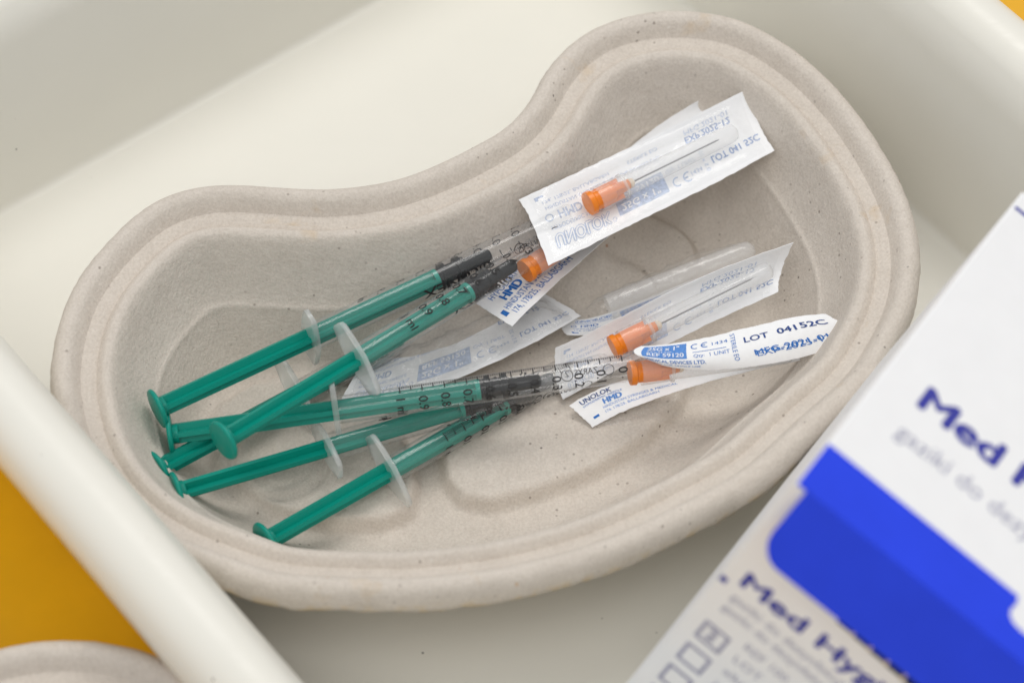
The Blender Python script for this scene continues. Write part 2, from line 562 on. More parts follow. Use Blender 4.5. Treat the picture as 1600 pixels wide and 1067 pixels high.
def build_dish(name, outline, spine, base_z, relief, n=720, height=40.0, n_floor=44, droop=(9999, 9999)):
    loop = closed_spline(outline, n)
    if area2(loop) < 0:
        loop.reverse()
    # offset loops, one every millimetre, smoothed as they shrink
    offs = [loop]
    for k in range(48):
        offs.append(smooth_loop(inward(offs[-1], 1.0), 2))
    def at_offset(o):
        o = max(0.0, o)
        k = min(int(o), len(offs) - 2)
        return [a.lerp(b, o - k) for a, b in zip(offs[k], offs[k + 1])]
    lip = [noise.noise(Vector((p.x * 0.09, p.y * 0.09, 3.1))) + 0.9 * noise.noise(Vector((p.x * 0.42, p.y * 0.42, 9.1))) for p in loop]
    inner = [(0.2, 32.6), (-0.1, 34), (0.0, 36.2), (0.5, 38.2), (1.5, 39.6), (2.8, 40.3), (4.1, 40.1), (5.3, 39.1), (6.4, 37.0), (7.4, 35.2),
             (8.4, 34.2), (9.5, 34.1), (10.6, 35.2), (11.8, 36.6), (13.0, 37.1), (14.2, 36.2), (15.1, 34.6), (16.2, 32.0), (17.4, 29.2), (18.9, 26.2), (20.6, 23.4),
             (22.0, 21.4), (22.7, 20.7), (23.1, 20.5), (23.4, 19.7), (23.9, 18.6), (25.0, 16.6), (26.5, 14.0), (28.2, 11.2), (30.0, 8.8), (32.0, 6.7), (34.0, 5.3), (36.0, 4.6), (38.0, 4.3)]
    sc = height / 40.0
    def displaced(x, y, z):
        sag = 3.5 * math.exp(-((x - droop[0]) ** 2 + (y - droop[1]) ** 2) / 45.0 ** 2) * smoothstep(5, 34, z)
        return (x, y, base_z + z * sc - sag)
    rings = []
    # outer skin from the foot up to the lip
    foot = at_offset(38.0)
    outer = [(38.0, 0.3), (34.5, 0.0), (32.5, 0.4), (29.0, 4.0), (24.0, 12.0), (18.0, 24.0), (14.5, 32.0), (11.0, 34.8), (6.0, 36.2), (3.0, 35.6), (2.0, 33.6), (1.4, 32.4)]
    for o, z in outer:
        L = at_offset(o)
        rings.append([displaced(p.x, p.y, z + (1.5 * lip[i] if o < 2.5 else 0)) for i, p in enumerate(L)])
    for j, (o, z) in enumerate(inner):
        L = at_offset(max(0, o))
        rough = 1.0 if j < 2 else (0.35 if j < 4 else 0.0)
        ring = []
        for i, p in enumerate(L):
            w = 0.25 * noise.noise(Vector((p.x * 0.05, p.y * 0.05, 1.7)))
            push = -rough * 0.55 * max(-0.4, lip[i])
            q = p
            if rough:
                t = (loop[(i + 2) % n] - loop[i - 2]).normalized()
                q = p + Vector((-t.y, t.x, 0)) * push
            zz = z + w + (1.5 * lip[i] * rough if j < 2 else 0)
            ring.append(displaced(q.x, q.y, zz + (relief(q.x, q.y) if o > 26 else 0.0)))
        rings.append(ring)
    # floor: from the last loop to the spine
    last = at_offset(38.0)
    sp = [Vector((p[0], p[1], 0)) for p in spine]
    seg = [(b - a).length for a, b in zip(sp, sp[1:])]
    total = sum(seg)
    def spine_at(s):
        s = max(0.0, min(total, s))
        for a, b, l in zip(sp, sp[1:], seg):
            if s <= l:
                return a.lerp(b, s / l)
            s -= l
        return sp[-1]
    def nearest(p):
        best, bs, acc = 1e9, 0.0, 0.0
        for a, b, l in zip(sp, sp[1:], seg):
            t = max(0.0, min(1.0, (p - a).dot(b - a) / (l * l)))
            d = (p - a.lerp(b, t)).length
            if d < best:
                best, bs = d, acc + t * l
            acc += l
        return bs
    ss = [nearest(p) for p in last] if total > 0 else [0.0] * n
    for _ in range(60):
        ss = [(ss[i - 1] + 2 * ss[i] + ss[(i + 1) % n]) / 4 for i in range(n)]
    centre = [spine_at(s) if total > 0 else sp[0] for s in ss]
    for k in range(1, n_floor + 1):
        t = k / n_floor
        ring = []
        for p, c in zip(last, centre):
            q = p.lerp(c, t)
            ring.append(displaced(q.x, q.y, 4.3 - 0.3 * t + 0.2 * noise.noise(Vector((q.x * 0.05, q.y * 0.05, 1.7))) + relief(q.x, q.y)))
        rings.append(ring)
    vs, fs = loft(rings, cap_first=True)
    ob = make_obj(name, vs, fs, M['pulp'])
    lip_at = ob.data.attributes.new('lip', 'FLOAT', 'POINT')
    first = len(outer)
    weight = {first - 2: 0.6, first - 1: 1.0, first: 1.0, first + 1: 0.6}
    lip_at.data.foreach_set('value', [weight.get(j, 0.0) for j in range(len(rings)) for _ in range(n)])
    return ob

def smoothstep(a, b, x):
    t = max(0.0, min(1.0, (x - a) / (b - a)))
    return t * t * (3 - 2 * t)

def poly_dist(poly, x, y):
    """signed distance to a polygon, positive inside"""
    best, inside = 1e9, False
    for (x0, y0), (x1, y1) in zip(poly, poly[1:] + poly[:1]):
        dx, dy = x1 - x0, y1 - y0
        t = max(0.0, min(1.0, ((x - x0) * dx + (y - y0) * dy) / (dx * dx + dy * dy + 1e-12)))
        best = min(best, math.hypot(x - x0 - t * dx, y - y0 - t * dy))
        if (y0 > y) != (y1 > y) and x < dx * (y - y0) / (dy + 1e-12) + x0:
            inside = not inside
    return best if inside else -best

PANEL_A = [(-16.6, -39.1), (-15.6, -46.6), (-11.9, -52.2), (-5.5, -53.7), (6.1, -50.3), (19.9, -44.0), (32.3, -34.2), (40.3, -24.7), (43.7, -15.0), (31.4, -9.1), (9.4, -15.0), (-9.3, -24.7), (-15.4, -30.4)]
PANEL_B = [(-72.9, -30.8), (-70.7, -24.7), (-62.3, -18.1), (-49.9, -15.7), (-34.2, -20.8), (-26.2, -34.2), (-22.9, -47.4), (-24.2, -55.9), (-30.2, -58.8), (-42.3, -59.2), (-54.5, -55.9), (-63.9, -50.3), (-70.7, -41.8)]
RING_C = (-55.4, -41.4, 5.0)
DISC_D = (32.9, 21.5, 5.0)
DISC_E = (25.1, 7.7, 5.0)
def kidney_relief(x, y):
    h = 0.0
    for poly in (PANEL_A, PANEL_B):
        if min(p[0] for p in poly) - 6 < x < max(p[0] for p in poly) + 6 and min(p[1] for p in poly) - 6 < y < max(p[1] for p in poly) + 6:
            h = max(h, 4.2 * smoothstep(-2.0, 1.2, poly_dist(poly, x, y)))
    r = math.hypot(x - RING_C[0], y - RING_C[1])
    h -= 0.8 * math.exp(-((r - 11.5) / 1.1) ** 2) + 0.35 * math.exp(-((r - 8.0) / 0.9) ** 2)
    for d, rad, k in ((DISC_D, 13.5, 2.2), (DISC_E, 11.5, 2.0)):
        r = math.hypot(x - d[0], y - d[1])
        h += k * smoothstep(rad + 1.3, rad - 1.3, r)
    return h

KIDNEY = [(-107.6, -35.7), (-107.0, -24.4), (-104.3, -12.9), (-99.1, -2.2), (-92.1, 7.7), (-84.9, 14.3), (-75.8, 18.0), (-66.6, 18.8), (-57.2, 18.0), (-46.4, 17.2), (-37.1, 18.0), (-27.9, 20.4), (-18.7, 24.9), (-9.4, 31.0), (-1.6, 37.3), (3.9, 45.6), (7.9, 55.2), (13.6, 63.8), (20.9, 70.3), (29.0, 74.0), (38.7, 75.8), (48.4, 75.3), (57.9, 72.5), (67.3, 65.9), (76.4, 56.2), (85.1, 42.5), (91.9, 26.9), (96.2, 12.7), (97.6, -1.2), (96.0, -14.8)] + [(92.1, -26.2), (83.6, -41.6)] + [(71.7, -54.1), (61.9, -64.9), (55.4, -70.9), (42.0, -79.7), (28.8, -87.4), (18.5, -92.2), (8.6, -95.6), (-2.7, -98.5), (-20.2, -100.7), (-32.0, -100.5), (-46.4, -99.4), (-57.1, -97.0), (-67.6, -92.2), (-80.1, -85.7), (-92.4, -75.2), (-101.6, -61.3), (-106.4, -45.8)]
ob = build_dish('kidney_dish', KIDNEY, [(-66.4, -31.6), (-43.2, -33.5), (-15.5, -23.9), (12.6, -5.4), (33.6, 17.8), (43.7, 32.3)], 0.05, kidney_relief, droop=(-79.5, -76.2, 36.0))
tag(ob, 'speckled beige moulded pulp kidney dish with grooved rim, standing in the white tray', 'kidney dish')

_c = (-97.8, -109.2, 37.0)
BOWL_R = 50
ob = build_dish('pulp_bowl', [(_c[0] + BOWL_R * math.cos(a * math.pi / 12), _c[1] - BOWL_R + BOWL_R * math.sin(a * math.pi / 12)) for a in range(24)],
                [(_c[0], _c[1] - BOWL_R)], -2.95, lambda x, y: 0.0, n=200, n_floor=6)
tag(ob, 'blurred pulp bowl rim on the orange tabletop outside the tray', 'bowl')

# ------------------------------------------------------------------ syringes
R_OUT, R_IN = 3.35, 3.14
SCALE_0, SCALE_1 = 68.0, 15.0          # where the 0 and the 1 ml marks stand along the barrel
GASKET = 34.0

def plus_prism(x0, x1, half, thick):
    t = thick / 2
    sec = [(-t, half), (t, half), (t, t), (half, t), (half, -t), (t, -t), (t, -half), (-t, -half), (-t, -t), (-half, -t), (-half, t), (-t, t)]
    vs = [(x0, a, b) for a, b in sec] + [(x1, a, b) for a, b in sec]
    fs = [(k, (k + 1) % 12, 12 + (k + 1) % 12, 12 + k) for k in range(12)]
    fs += [tuple(reversed(range(12))), tuple(range(12, 24))]
    return vs, fs

def join(*meshes):
    vs, fs = [], []
    for a, b in meshes:
        n = len(vs)
        vs += a
        fs += [tuple(i + n for i in q) for q in b]
    return vs, fs

def local(vs, fs, name, mat, parent, sharp=None):
    ob = make_obj(name, vs, fs, mat, None)
    fix_normals(ob)
    if sharp:
        sharp_edges(ob, sharp)
    ob.parent = parent
    return ob

def scale_print(parent, turn):
    """graduation ticks, figures and brand wrapped round the barrel; phi in degrees from the side facing up"""
    p = Print()
    step = (SCALE_0 - SCALE_1) / 100
    Rp = R_OUT + 0.04
    deg = math.pi / 180 * Rp
    for k in range(101):
        x = SCALE_0 - k * step
        ln = 40 if k % 10 == 0 else (30 if k % 5 == 0 else 17)
        th = 0.15 if k % 5 == 0 else 0.10
        p.rect(x - th, (72 - ln) * deg, x + th, 72 * deg)
    for k in range(0, 11):
        x = SCALE_0 - k * step * 10
        s = '0' if k == 0 else ('1 ml' if k == 10 else '0.%d' % k)
        # reads round the barrel, tops of the figures towards the nozzle
        p.word(s, x - 1.15, 8 * deg, 2.3, None, 0, -math.pi / 2, 0.012)
    # brand and symbols on the far side, read from the nozzle towards the flange
    p.word('dicoNEX', 47.0, 186 * deg, 3.2, 18.5, 0, math.pi, 0.018)
    p.ring(55.0, 176 * deg, 1.5, 0.22)
    p.word('2', 55.5, 182 * deg, 1.6, None, 0, math.pi, 0.01)
    p.word('ZARYS', 62.5, 182 * deg, 1.5, 5.6, 0, math.pi, 0.01)
    p.ring(65.0, 176 * deg, 1.4, 0.2)
    def place(x, d, k):
        a = d / Rp + math.radians(turn)
        return (x, (Rp + k) * math.sin(a), (Rp + k) * math.cos(a))
    return p.build('graduation_print', place, [M['ink_black']], parent, step_v=0.55)

def make_syringe(label, pad, aim, print_turn, flange_turn, rod_turn, exposed=42.0):
    x, y, z = frame_along(pad, aim)
    base = Vector(pad) + x * exposed                       # the flange plane
    e = thing('syringe', label, 'syringe', base, 'syringes in the kidney dish')
    e.rotation_mode = 'QUATERNION'
    e.rotation_quaternion = Matrix((x, y, z)).transposed().to_quaternion()
    # barrel: tube, shoulder and nozzle
    out = [(0.0, R_OUT), (0.3, R_OUT), (70.6, R_OUT), (71.6, 3.0), (72.2, 2.3), (72.6, 2.15), (80.5, 1.9)]
    inn = [(80.5, 0.9), (73.0, 0.9), (71.0, 1.6), (70.2, R_IN), (0.0, R_IN)]
    vs, fs = lathe(out + inn + [out[0]], 36, False, False)
    local(vs, fs, 'barrel', M['barrel'], e, 35)
    # finger flange, a long plate with cut corners
    sec = [(9.6, 1.5), (9.1, 2.3), (5.0, 3.3), (0, 4.0), (-5.0, 3.3), (-9.1, 2.3), (-9.6, 1.5),
           (-9.6, -1.5), (-9.1, -2.3), (-5.0, -3.3), (0, -4.0), (5.0, -3.3), (9.1, -2.3), (9.6, -1.5)]
    c, s = math.cos(math.radians(flange_turn)), math.sin(math.radians(flange_turn))
    def flange_ring(xx, k):
        return [(xx, (a * c - b * s) * k, (a * s + b * c) * k) for a, b in sec]
    vs, fs = loft([flange_ring(-1.3, 0.97), flange_ring(-1.1, 1.0), flange_ring(-0.1, 1.0), flange_ring(0.1, 0.97)], True, True)
    local(vs, fs, 'finger_flange', M['flange'], e, 50)
    # plunger
    t = math.radians(rod_turn)
    v1, f1 = plus_prism(-exposed + 1.2, GASKET - 1.2, 2.35, 1.15)
    v1 = [(a, b * math.cos(t) - d * math.sin(t), b * math.sin(t) + d * math.cos(t)) for a, b, d in v1]
    v2, f2 = lathe([(GASKET - 1.2, 2.5), (GASKET - 0.1, 2.5)], 24)
    v3, f3 = lathe([(-exposed + 1.21, 2.3), (-exposed + 2.4, 2.45), (-exposed + 2.6, 2.3)], 24)
    v4, f4 = lathe([(-1.6, 2.6), (-1.45, 2.75), (-0.2, 2.75), (0.2, 2.4)], 24) if False else ([], [])
    vs, fs = join((v1, f1), (v2, f2), (v3, f3), (v4, f4))
    rod = local(vs, fs, 'plunger_rod', M['green'], e, 30)
    vs, fs = lathe([(-exposed, 4.3), (-exposed + 0.15, 4.75), (-exposed + 0.5, 4.95), (-exposed + 0.9, 4.95), (-exposed + 1.2, 4.6)], 32)
    pad_ob = make_obj('thumb_pad', vs, fs, M['green'], None)
    fix_normals(pad_ob); sharp_edges(pad_ob, 50)
    pad_ob.parent = rod
    # rubber gasket with two sealing ribs and a slim nose
    g = GASKET
    vs, fs = lathe([(g, 2.35), (g + 1.0, 2.4), (g + 1.1, 3.1), (g + 2.3, 3.1), (g + 2.4, 2.25), (g + 5.1, 2.2), (g + 5.2, 3.1), (g + 6.4, 3.1),
                    (g + 6.5, 2.2), (g + 7.0, 1.75), (g + 13.4, 1.7), (g + 14.1, 1.5), (g + 14.5, 1.0), (g + 14.6, 0.3)], 28)
    local(vs, fs, 'rubber_gasket', M['black'], e, 40)
    scale_print(e, print_turn)
    return e

SY = [
    # label, thumb pad centre, a point the axis passes further on, print roll, flange roll, rod roll
    ('green syringe lying along the top of the bunch, its dark brand lettering upside down', (-83.8, -39.4, 25.0), (7.0, 12.6, 28.0), -212, 62, 20, 42.0),
    ('green syringe lying flattest, its black graduated scale turned up, thumb pad seen edge-on', (-81.1, -43.0, 20.0), (25.0, -27.5, 25.0), 0, 42, 12, 40.5),
    ('green syringe lying uppermost, crossing over the others, round thumb pad in full view', (-66.9, -55.1, 34.0), (-2.3, 0.6, 27.0), 55, 8, 30, 41.0),
    ('green syringe half hidden under the uppermost one, thumb pad farthest left in the bunch', (-83.7, -52.1, 18.0), (-37.3, -14.8, 11.0), 215, 4, 25),
    ('second green syringe from the front rim, running under the graduated syringe', (-78.8, -58.3, 18.0), (7.7, -22.9, 13.0), 120, -50, 40, 38.5),
    ('green syringe nearest the front rim, lying apart below all the others', (-57.6, -70.3, 15.0), (0.0, -26.4, 11.0), -45, 2, 24, 36.5),
]
for a in SY:
    make_syringe(*a)

# ------------------------------------------------------------------ needle packages
def lagrange(ts, vals, t):
    out = Vector((0, 0, 0))
    for i, ti in enumerate(ts):
        w = 1.0
        for j, tj in enumerate(ts):
            if i != j:
                w *= (t - tj) / (ti - tj)
        out += Vector(vals[i]) * w
    return out

class Sheet:
    """a bent strip through a grid of points: 4 along (u) by 3 across (v)"""
    def __init__(self, low, mid, top):
        self.rows = (low, mid, top)
        self.us = [k / (len(low) - 1) for k in range(len(low))]
    def at(self, u, v):
        return lagrange((0, 0.5, 1), [lagrange(self.us, r, u) for r in self.rows], v)
    def normal(self, u, v):
        e = 0.01
        du = self.at(u + e, v) - self.at(u - e, v)
        dv = self.at(u, v + e) - self.at(u, v - e)
        return du.cross(dv).normalized()
    def size(self):
        lu = sum((self.at((k + 1) / 12, 0.5) - self.at(k / 12, 0.5)).length for k in range(12))
        return lu, (self.at(0.5, 1) - self.at(0.5, 0)).length

def edge_wobble(seed, amp):
    return lambda u, v: (amp * noise.noise(Vector((u * 26, v * 3, seed))) + 0.5 * amp * noise.noise(Vector((u * 80, v * 7, seed + 4))))

def build_paper(sh, name, parent, origin, seed=1.0, nu=56, nv=18, thick=0.14, mat='paper', wave=0.25, ragged=0.012):
    top, bot = [], []
    wob = edge_wobble(seed, ragged)
    for i in range(nu + 1):
        for j in range(nv + 1):
            u, v = i / nu, j / nv
            vv = v + wob(u, v) * abs(2 * v - 1) ** 6
            uu = u + 0.4 * wob(v * 2, u) * abs(2 * u - 1) ** 8
            p = sh.at(uu, vv)
            n = sh.normal(u, v)
            p = p + n * wave * noise.noise(p * 0.12 + Vector((seed, 0, 0)))
            top.append(p)
            bot.append(p - n * thick)
    vs = top + bot
    N = len(top)
    fs = []
    w = nv + 1
    for i in range(nu):
        for j in range(nv):
            a = i * w + j
            fs.append((a, a + w, a + w + 1, a + 1))
            fs.append((N + a, N + a + 1, N + a + w + 1, N + a + w))
    for i in range(nu):
        for j in (0, nv):
            a, b = i * w + j, (i + 1) * w + j
            fs.append((a, b, b + N, a + N))
    for j in range(nv):
        for i in (0, nu):
            a, b = i * w + j, i * w + j + 1
            fs.append((a, b, b + N, a + N))
    ob = make_obj(name, vs, fs, M[mat], parent, origin)
    fix_normals(ob)
    sharp_edges(ob, 60)
    return ob

def paper_point(sh, seed, wave):
    lu, lv = sh.size()
    def f(u_mm, v_mm, lift=0.06, flip=False):
        u = u_mm / lu
        v = v_mm / lv
        if flip:
            v = 1 - v
        p = sh.at(u, v)
        n = sh.normal(u, v)
        return p + n * (wave * noise.noise(p * 0.12 + Vector((seed, 0, 0))) + lift)
    return f, lu, lv

def build_film(sh, name, parent, origin, seed, height, centre=0.5, spread=0.30, u0=0.03, u1=0.97, side=1, crumple=0.25, mat='film', lift=0.35, nu=64, nv=26):
    vs, fs = [], []
    for i in range(nu + 1):
        for j in range(nv + 1):
            u = u0 + (u1 - u0) * i / nu
            v = 0.03 + 0.94 * j / nv
            p = sh.at(u, v)
            n = sh.normal(u, v) * side
            b = math.exp(-(abs(v - centre) / spread) ** 3.0)
            tt = (u - u0) / (u1 - u0)
            b *= smoothstep(0.0, 0.16, tt) * smoothstep(1.0, 0.90, tt)
            c = noise.noise(p * 0.28 + Vector((0, seed, 0))) + 0.6 * noise.noise(p * 0.8 + Vector((0, seed, 5)))
            vs.append(p + n * (lift + height * b + crumple * c * (0.25 + b)))
    w = nv + 1
    for i in range(nu):
        for j in range(nv):
            a = i * w + j
            fs.append((a, a + w, a + w + 1, a + 1))
    return make_obj(name, vs, fs, M[mat], parent, origin)

def axis_mesh(profile, a, b, n=24, cs=True, ce=True):
    """lathe a profile (distances in mm from a towards b) in the world"""
    x, y, z = frame_along(a, b)
    vs, fs = lathe(profile, n, cs, ce)
    A = Vector(a)
    return [A + x * p[0] + y * p[1] + z * p[2] for p in vs], fs

def build_needle(parent, origin, hub, tip, sheath_from=6.0, sheath_to=44.0):
    """orange hub, steel needle and clear sheath on one axis"""
    vs, fs = axis_mesh([(0.0, 2.2), (0.0, 2.95), (1.3, 3.0), (1.7, 2.55), (7.2, 2.3), (7.8, 1.7), (12.0, 1.2), (12.5, 0.9)], hub, tip, 24)
    ob = fix_normals(make_obj('needle_hub', vs, fs, M['hub'], parent, origin)); sharp_edges(ob, 30)
    x, y, z = frame_along(hub, tip)
    # four fins on the hub
    fv, ff = plus_prism(3.0, 9.5, 2.6, 0.6)
    fin = fix_normals(make_obj('hub_fins', [Vector(hub) + x * a + y * b + z * c for a, b, c in fv], ff, M['hub'], ob, origin, smooth=False))
    vs, fs = axis_mesh([(12.0, 1.3), (12.9, 1.15), (13.4, 0.7)], hub, tip, 16)
    make_obj('glue_bead', vs, fs, M['bead'], ob, origin)
    vs, fs = axis_mesh([(12.8, 0.23), (38.0, 0.23), (39.0, 0.05)], hub, tip, 10)
    make_obj('needle', vs, fs, M['steel'], parent, origin)
    s0, s1 = sheath_from, sheath_to
    vs, fs = axis_mesh([(s0 - 3.4, 3.25), (s0, 3.15), (s0 + 4, 3.0), (s0 + 4.3, 2.75), (s1 - 1.6, 2.25), (s1 - 0.5, 1.9), (s1, 1.2)], hub, tip, 28, False, True)
    sh = fix_normals(make_obj('needle_sheath', vs, fs, M['sheath'], parent, origin))
    vs, fs = axis_mesh([(s0 + 3.7, 3.0), (s0 + 3.9, 3.32), (s0 + 4.4, 3.32), (s0 + 4.6, 2.8)], hub, tip, 28, False, False)
    make_obj('sheath_collar', vs, fs, M['flange'], sh, origin)

def package_print(W, full=True):
    """what is printed on the peel paper, in mm from the hub end and the lower edge"""
    p = Print()
    # 0 outlined brand, 1 fine text, 2 block, 3 white in block, 4 stamped lot and date
    k = W / 20.0
    p.word('UNOLOK', 4.0, 14.6 * k, 3.2, 15.5, 0, 0, 0.07)
    p.word('UNOLOK', 4.0, 14.6 * k, 3.2, 15.5, 3, 0, 0.0)
    p.ring(20.4, 17.0 * k, 0.6, 0.15, 0)
    p.word('HYPODERMIC NEEDLE', 4.0, 12.2 * k, 1.2, 14.5, 1)
    p.word('HMD', 7.0, 8.6 * k, 2.6, 6.4, 0, 0, 0.02)
    p.ring(4.4, 9.8 * k, 1.1, 0.3, 0)
    p.word('HINDUSTAN SYRINGES & MEDICAL DEVICES LTD.', 4.5, 6.3 * k, 1.15, 34, 1)
    p.word('174, 178/25, BALLABGARH', 4.5, 4.2 * k, 1.15, 19, 1)
    p.word('STERILE EO', 29.5, 3.6 * k, 1.1, 9, 1)
    p.rect(3.2, 2.2 * k, 4.0, 3.6 * k, 0); p.rect(3.2, 2.2 * k, 5.6, 2.9 * k, 0)
    p.rect(22.0, 10.8 * k, 37.0, 16.9 * k, 2)
    p.word('25G x 1"', 23.2, 14.3 * k, 1.9, 11.5, 3, 0, 0.02)
    p.word('REF 59120', 23.2, 11.5 * k, 1.7, 12.5, 3, 0, 0.015)
    p.ring(40.0, 15.4 * k, 1.35, 0.34, 0, 60, 300)
    p.ring(43.2, 15.4 * k, 1.35, 0.34, 0, 60, 300)
    p.rect(42.0, 15.2 * k, 43.2, 15.6 * k, 0)
    p.word('1434', 44.4, 14.6 * k, 1.2, 3.2, 1)
    p.word('Qty: 1 UNIT', 38.0, 11.3 * k, 1.3, 9.0, 1)
    p.word('0.5 x 25', 48.6, 16.6 * k, 1.1, 6.0, 1, -math.pi / 2)
    p.word('LOT 041 52C', 51.0, 13.4 * k, 2.0, 13.5, 4, 0, 0.02)
    p.word('EXP.2025-12', 46.5, 5.0 * k, 2.0, 13.0, 4, 0, 0.012)
    p.word('MFG.2021-01', 46.8, 2.9 * k, 1.6, 12.6, 1, 0, 0.0)
    return p

FACE_INK = lambda: [M['ink'], M['ink'], M['ink_block'], M['ink_white'], M['ink_dark']]
BACK_INK = lambda: [M['ink_through'], M['ink_through'], M['ink_through'], M['paper'], M['ink_through_dark']]

def lay_print(sh, paper, origin, seed, wave, back, length=66.0, picker=None):
    f, lu, lv = paper_point(sh, seed, wave)
    p = picker or package_print(20.0)
    su, sv = lu / length, lv / 20.0
    # layers that share an area are lifted one over the other
    groups = {}
    for q, m in zip(p.f, p.m):
        groups.setdefault(m, []).append(q)
    for m, qs in sorted(groups.items()):
        sub = Print()
        used = sorted({i for q in qs for i in q})
        idx = {i: k for k, i in enumerate(used)}
        sub.v = [p.v[i] for i in used]
        sub.f = [tuple(idx[i] for i in q) for q in qs]
        sub.m = [0] * len(qs)
        lift = {2: 0.05, 3: 0.10}.get(m, 0.06)
        mat = (BACK_INK() if back else FACE_INK())[m]
        sub.build('printed_text', lambda a, b, k: f(a * su, b * sv, lift + k, back), [mat], paper, origin, step_u=2.0, step_v=2.0)

def needle_pack(label, low, mid, top, hub, tip, seed, back=True, film_h=5.2, film_mat='film', crumple=0.25, wave=0.3, film_side=1, sheath=(6.0, 44.0), centre=0.5, spread=0.30, ragged=0.012, picker=None):
    sh = Sheet(low, mid, top)
    origin = sh.at(0.5, 0.5)
    e = thing('needle_package', label, 'needle package', origin, 'needle packages in the kidney dish')
    paper = build_paper(sh, 'paper_backing', e, origin, seed, wave=wave, ragged=ragged)
    lay_print(sh, paper, origin, seed, wave, back, 66.0, picker)
    if hub:
        build_needle(e, origin, hub, tip, *sheath)
    if film_h:
        build_film(sh, 'clear_film', e, origin, seed, film_h, centre, spread, side=film_side, crumple=crumple, mat=film_mat)
    return e, sh, origin

# the package lying on top, over the two upper syringe tips
needle_pack('white needle package lying uppermost at the top right, orange hub and needle showing through',
            [(8.8, 0.8, 29.0), (27.2, 11.6, 30.0), (45.8, 23.5, 30.0), (65.0, 37.4, 29.0)],
            [(5.1, 11.8, 31.0), (24.3, 23.8, 29.0), (42.2, 35.8, 28.0), (61.3, 46.9, 29.0)],
            [(1.6, 17.3, 34.0), (20.5, 31.3, 31.0), (39.4, 43.2, 31.0), (58.7, 54.0, 33.0)],
            (18.5, 17.2, 32.5), (52.6, 39.2, 32.0), 3.0, ragged=0.01)

# printed side up, under the uppermost syringe
def address_print():
    q = Print()
    q.word('HYPODERMIC NEEDLE', 3.6, 15.2, 3.0, 21.0, 0, 0, 0.0)
    q.word('HMD', 5.6, 10.6, 4.2, 6.6, 0, 0, 0.03)
    q.word('HINDUSTAN SYRINGES & MEDICAL', 3.4, 6.6, 3.0, 26.0, 0, 0, 0.0)
    q.word('174, 178/25, BALLABGARH', 3.6, 2.6, 3.0, 19.0, 0, 0, 0.0)
    q.rect(1.3, 5.0, 2.6, 8.4, 0)
    return q
needle_pack('needle package turned printed side up with blue address lines, under the uppermost syringe tip',
            [(0.0, -10.8, 20.0), (16.1, 7.8, 21.0), (33.3, 27.8, 22.0), (51.8, 54.2, 26.0)],
            [(-4.3, -6.1, 18.5), (10.4, 12.9, 19.0), (29.5, 35.3, 20.0), (51.3, 56.8, 25.0)],
            [(-8.8, -3.7, 20.0), (5.7, 15.5, 20.0), (25.6, 39.9, 22.0), (50.3, 57.6, 27.0)],
            (3.1, 3.0, 24.0), (25.2, 22.8, 23.0), 7.0, back=False, film_h=0, picker=address_print())

# film up and crumpled, lying between the syringes
needle_pack('crumpled film needle package lying in the middle between the uppermost and the graduated syringe',
            [(-41.6, -27.2, 10.0), (-23.2, -23.0, 10.0), (-3.1, -14.0, 11.0), (16.9, -0.6, 11.0)],
            [(-39.4, -21.8, 11.0), (-22.6, -12.9, 8.0), (-4.7, -5.0, 9.0), (13.2, 3.3, 10.0)],
            [(-36.6, -14.3, 8.0), (-22.0, -5.4, 8.0), (-6.3, 2.1, 9.0), (8.2, 7.0, 10.0)],
            None, None, 11.0, film_h=3.6, film_mat='crumpled', crumple=1.3, wave=0.6, spread=0.36)

# film up, to the right of the graduated syringe
needle_pack('needle package with orange hub behind film, lying between the top package and the labelled one',
            [(12.3, -25.3, 10.0), (26.3, -17.9, 13.0), (44.2, -9.0, 16.0), (64.7, -0.1, 20.0)],
            [(10.5, -19.4, 12.0), (25.6, -12.0, 14.0), (43.6, -2.1, 17.0), (65.9, 6.2, 21.0)],
            [(10.5, -14.9, 17.0), (25.6, -7.6, 19.0), (43.9, 1.4, 22.0), (68.5, 9.4, 27.0)],
            (24.2, -15.7, 18.0), (53.7, -0.5, 22.0), 17.0, film_h=6.0, centre=0.42, spread=0.34, crumple=0.5)

# the clear blister under it: printed corner at the left, film and sheath beyond
needle_pack('clear blister needle package mostly hidden, printed corner and sheath showing behind another package',
            [(13.5, -3.9, 8.0), (27.5, -1.5, 8.0), (42.6, 4.9, 10.0), (55.3, 9.4, 12.0)],
            [(12.3, -1.1, 8.0), (27.1, 0.5, 9.0), (42.0, 7.0, 11.0), (55.3, 10.6, 13.0)],
            [(15.7, 0.1, 9.0), (26.0, 2.9, 9.0), (41.1, 9.0, 11.0), (55.4, 13.1, 13.0)],
            None, None, 23.0, back=False, film_h=0, wave=0.2)
_e = [o for o in col.objects if o.name.startswith('needle_package')][-1]
_o = _e.location / MM
_sh = Sheet([(16.5, -5.2, 9.0), (29.9, 0.9, 10.0), (44.9, 7.4, 12.0), (59.3, 12.7, 15.0)],
            [(16.4, -3.6, 12.0), (29.0, 2.2, 13.0), (44.1, 9.0, 15.0), (59.2, 13.1, 18.0)],
            [(16.6, 2.9, 9.0), (29.3, 9.4, 10.0), (44.4, 15.9, 12.0), (58.3, 18.4, 16.0)])
build_film(_sh, 'clear_film', _e, _o, 29.0, 4.0, u0=0, u1=1, crumple=0.7)
vs, fs = axis_mesh([(0, 3.2), (12, 3.0), (36, 2.7), (38.0, 2.4), (39.2, 1.2)], (23.5, 1.4, 12.0), (57.6, 14.7, 17.0), 24, False, True)
fix_normals(make_obj('needle_sheath', vs, fs, M['sheath'], _e, _o))

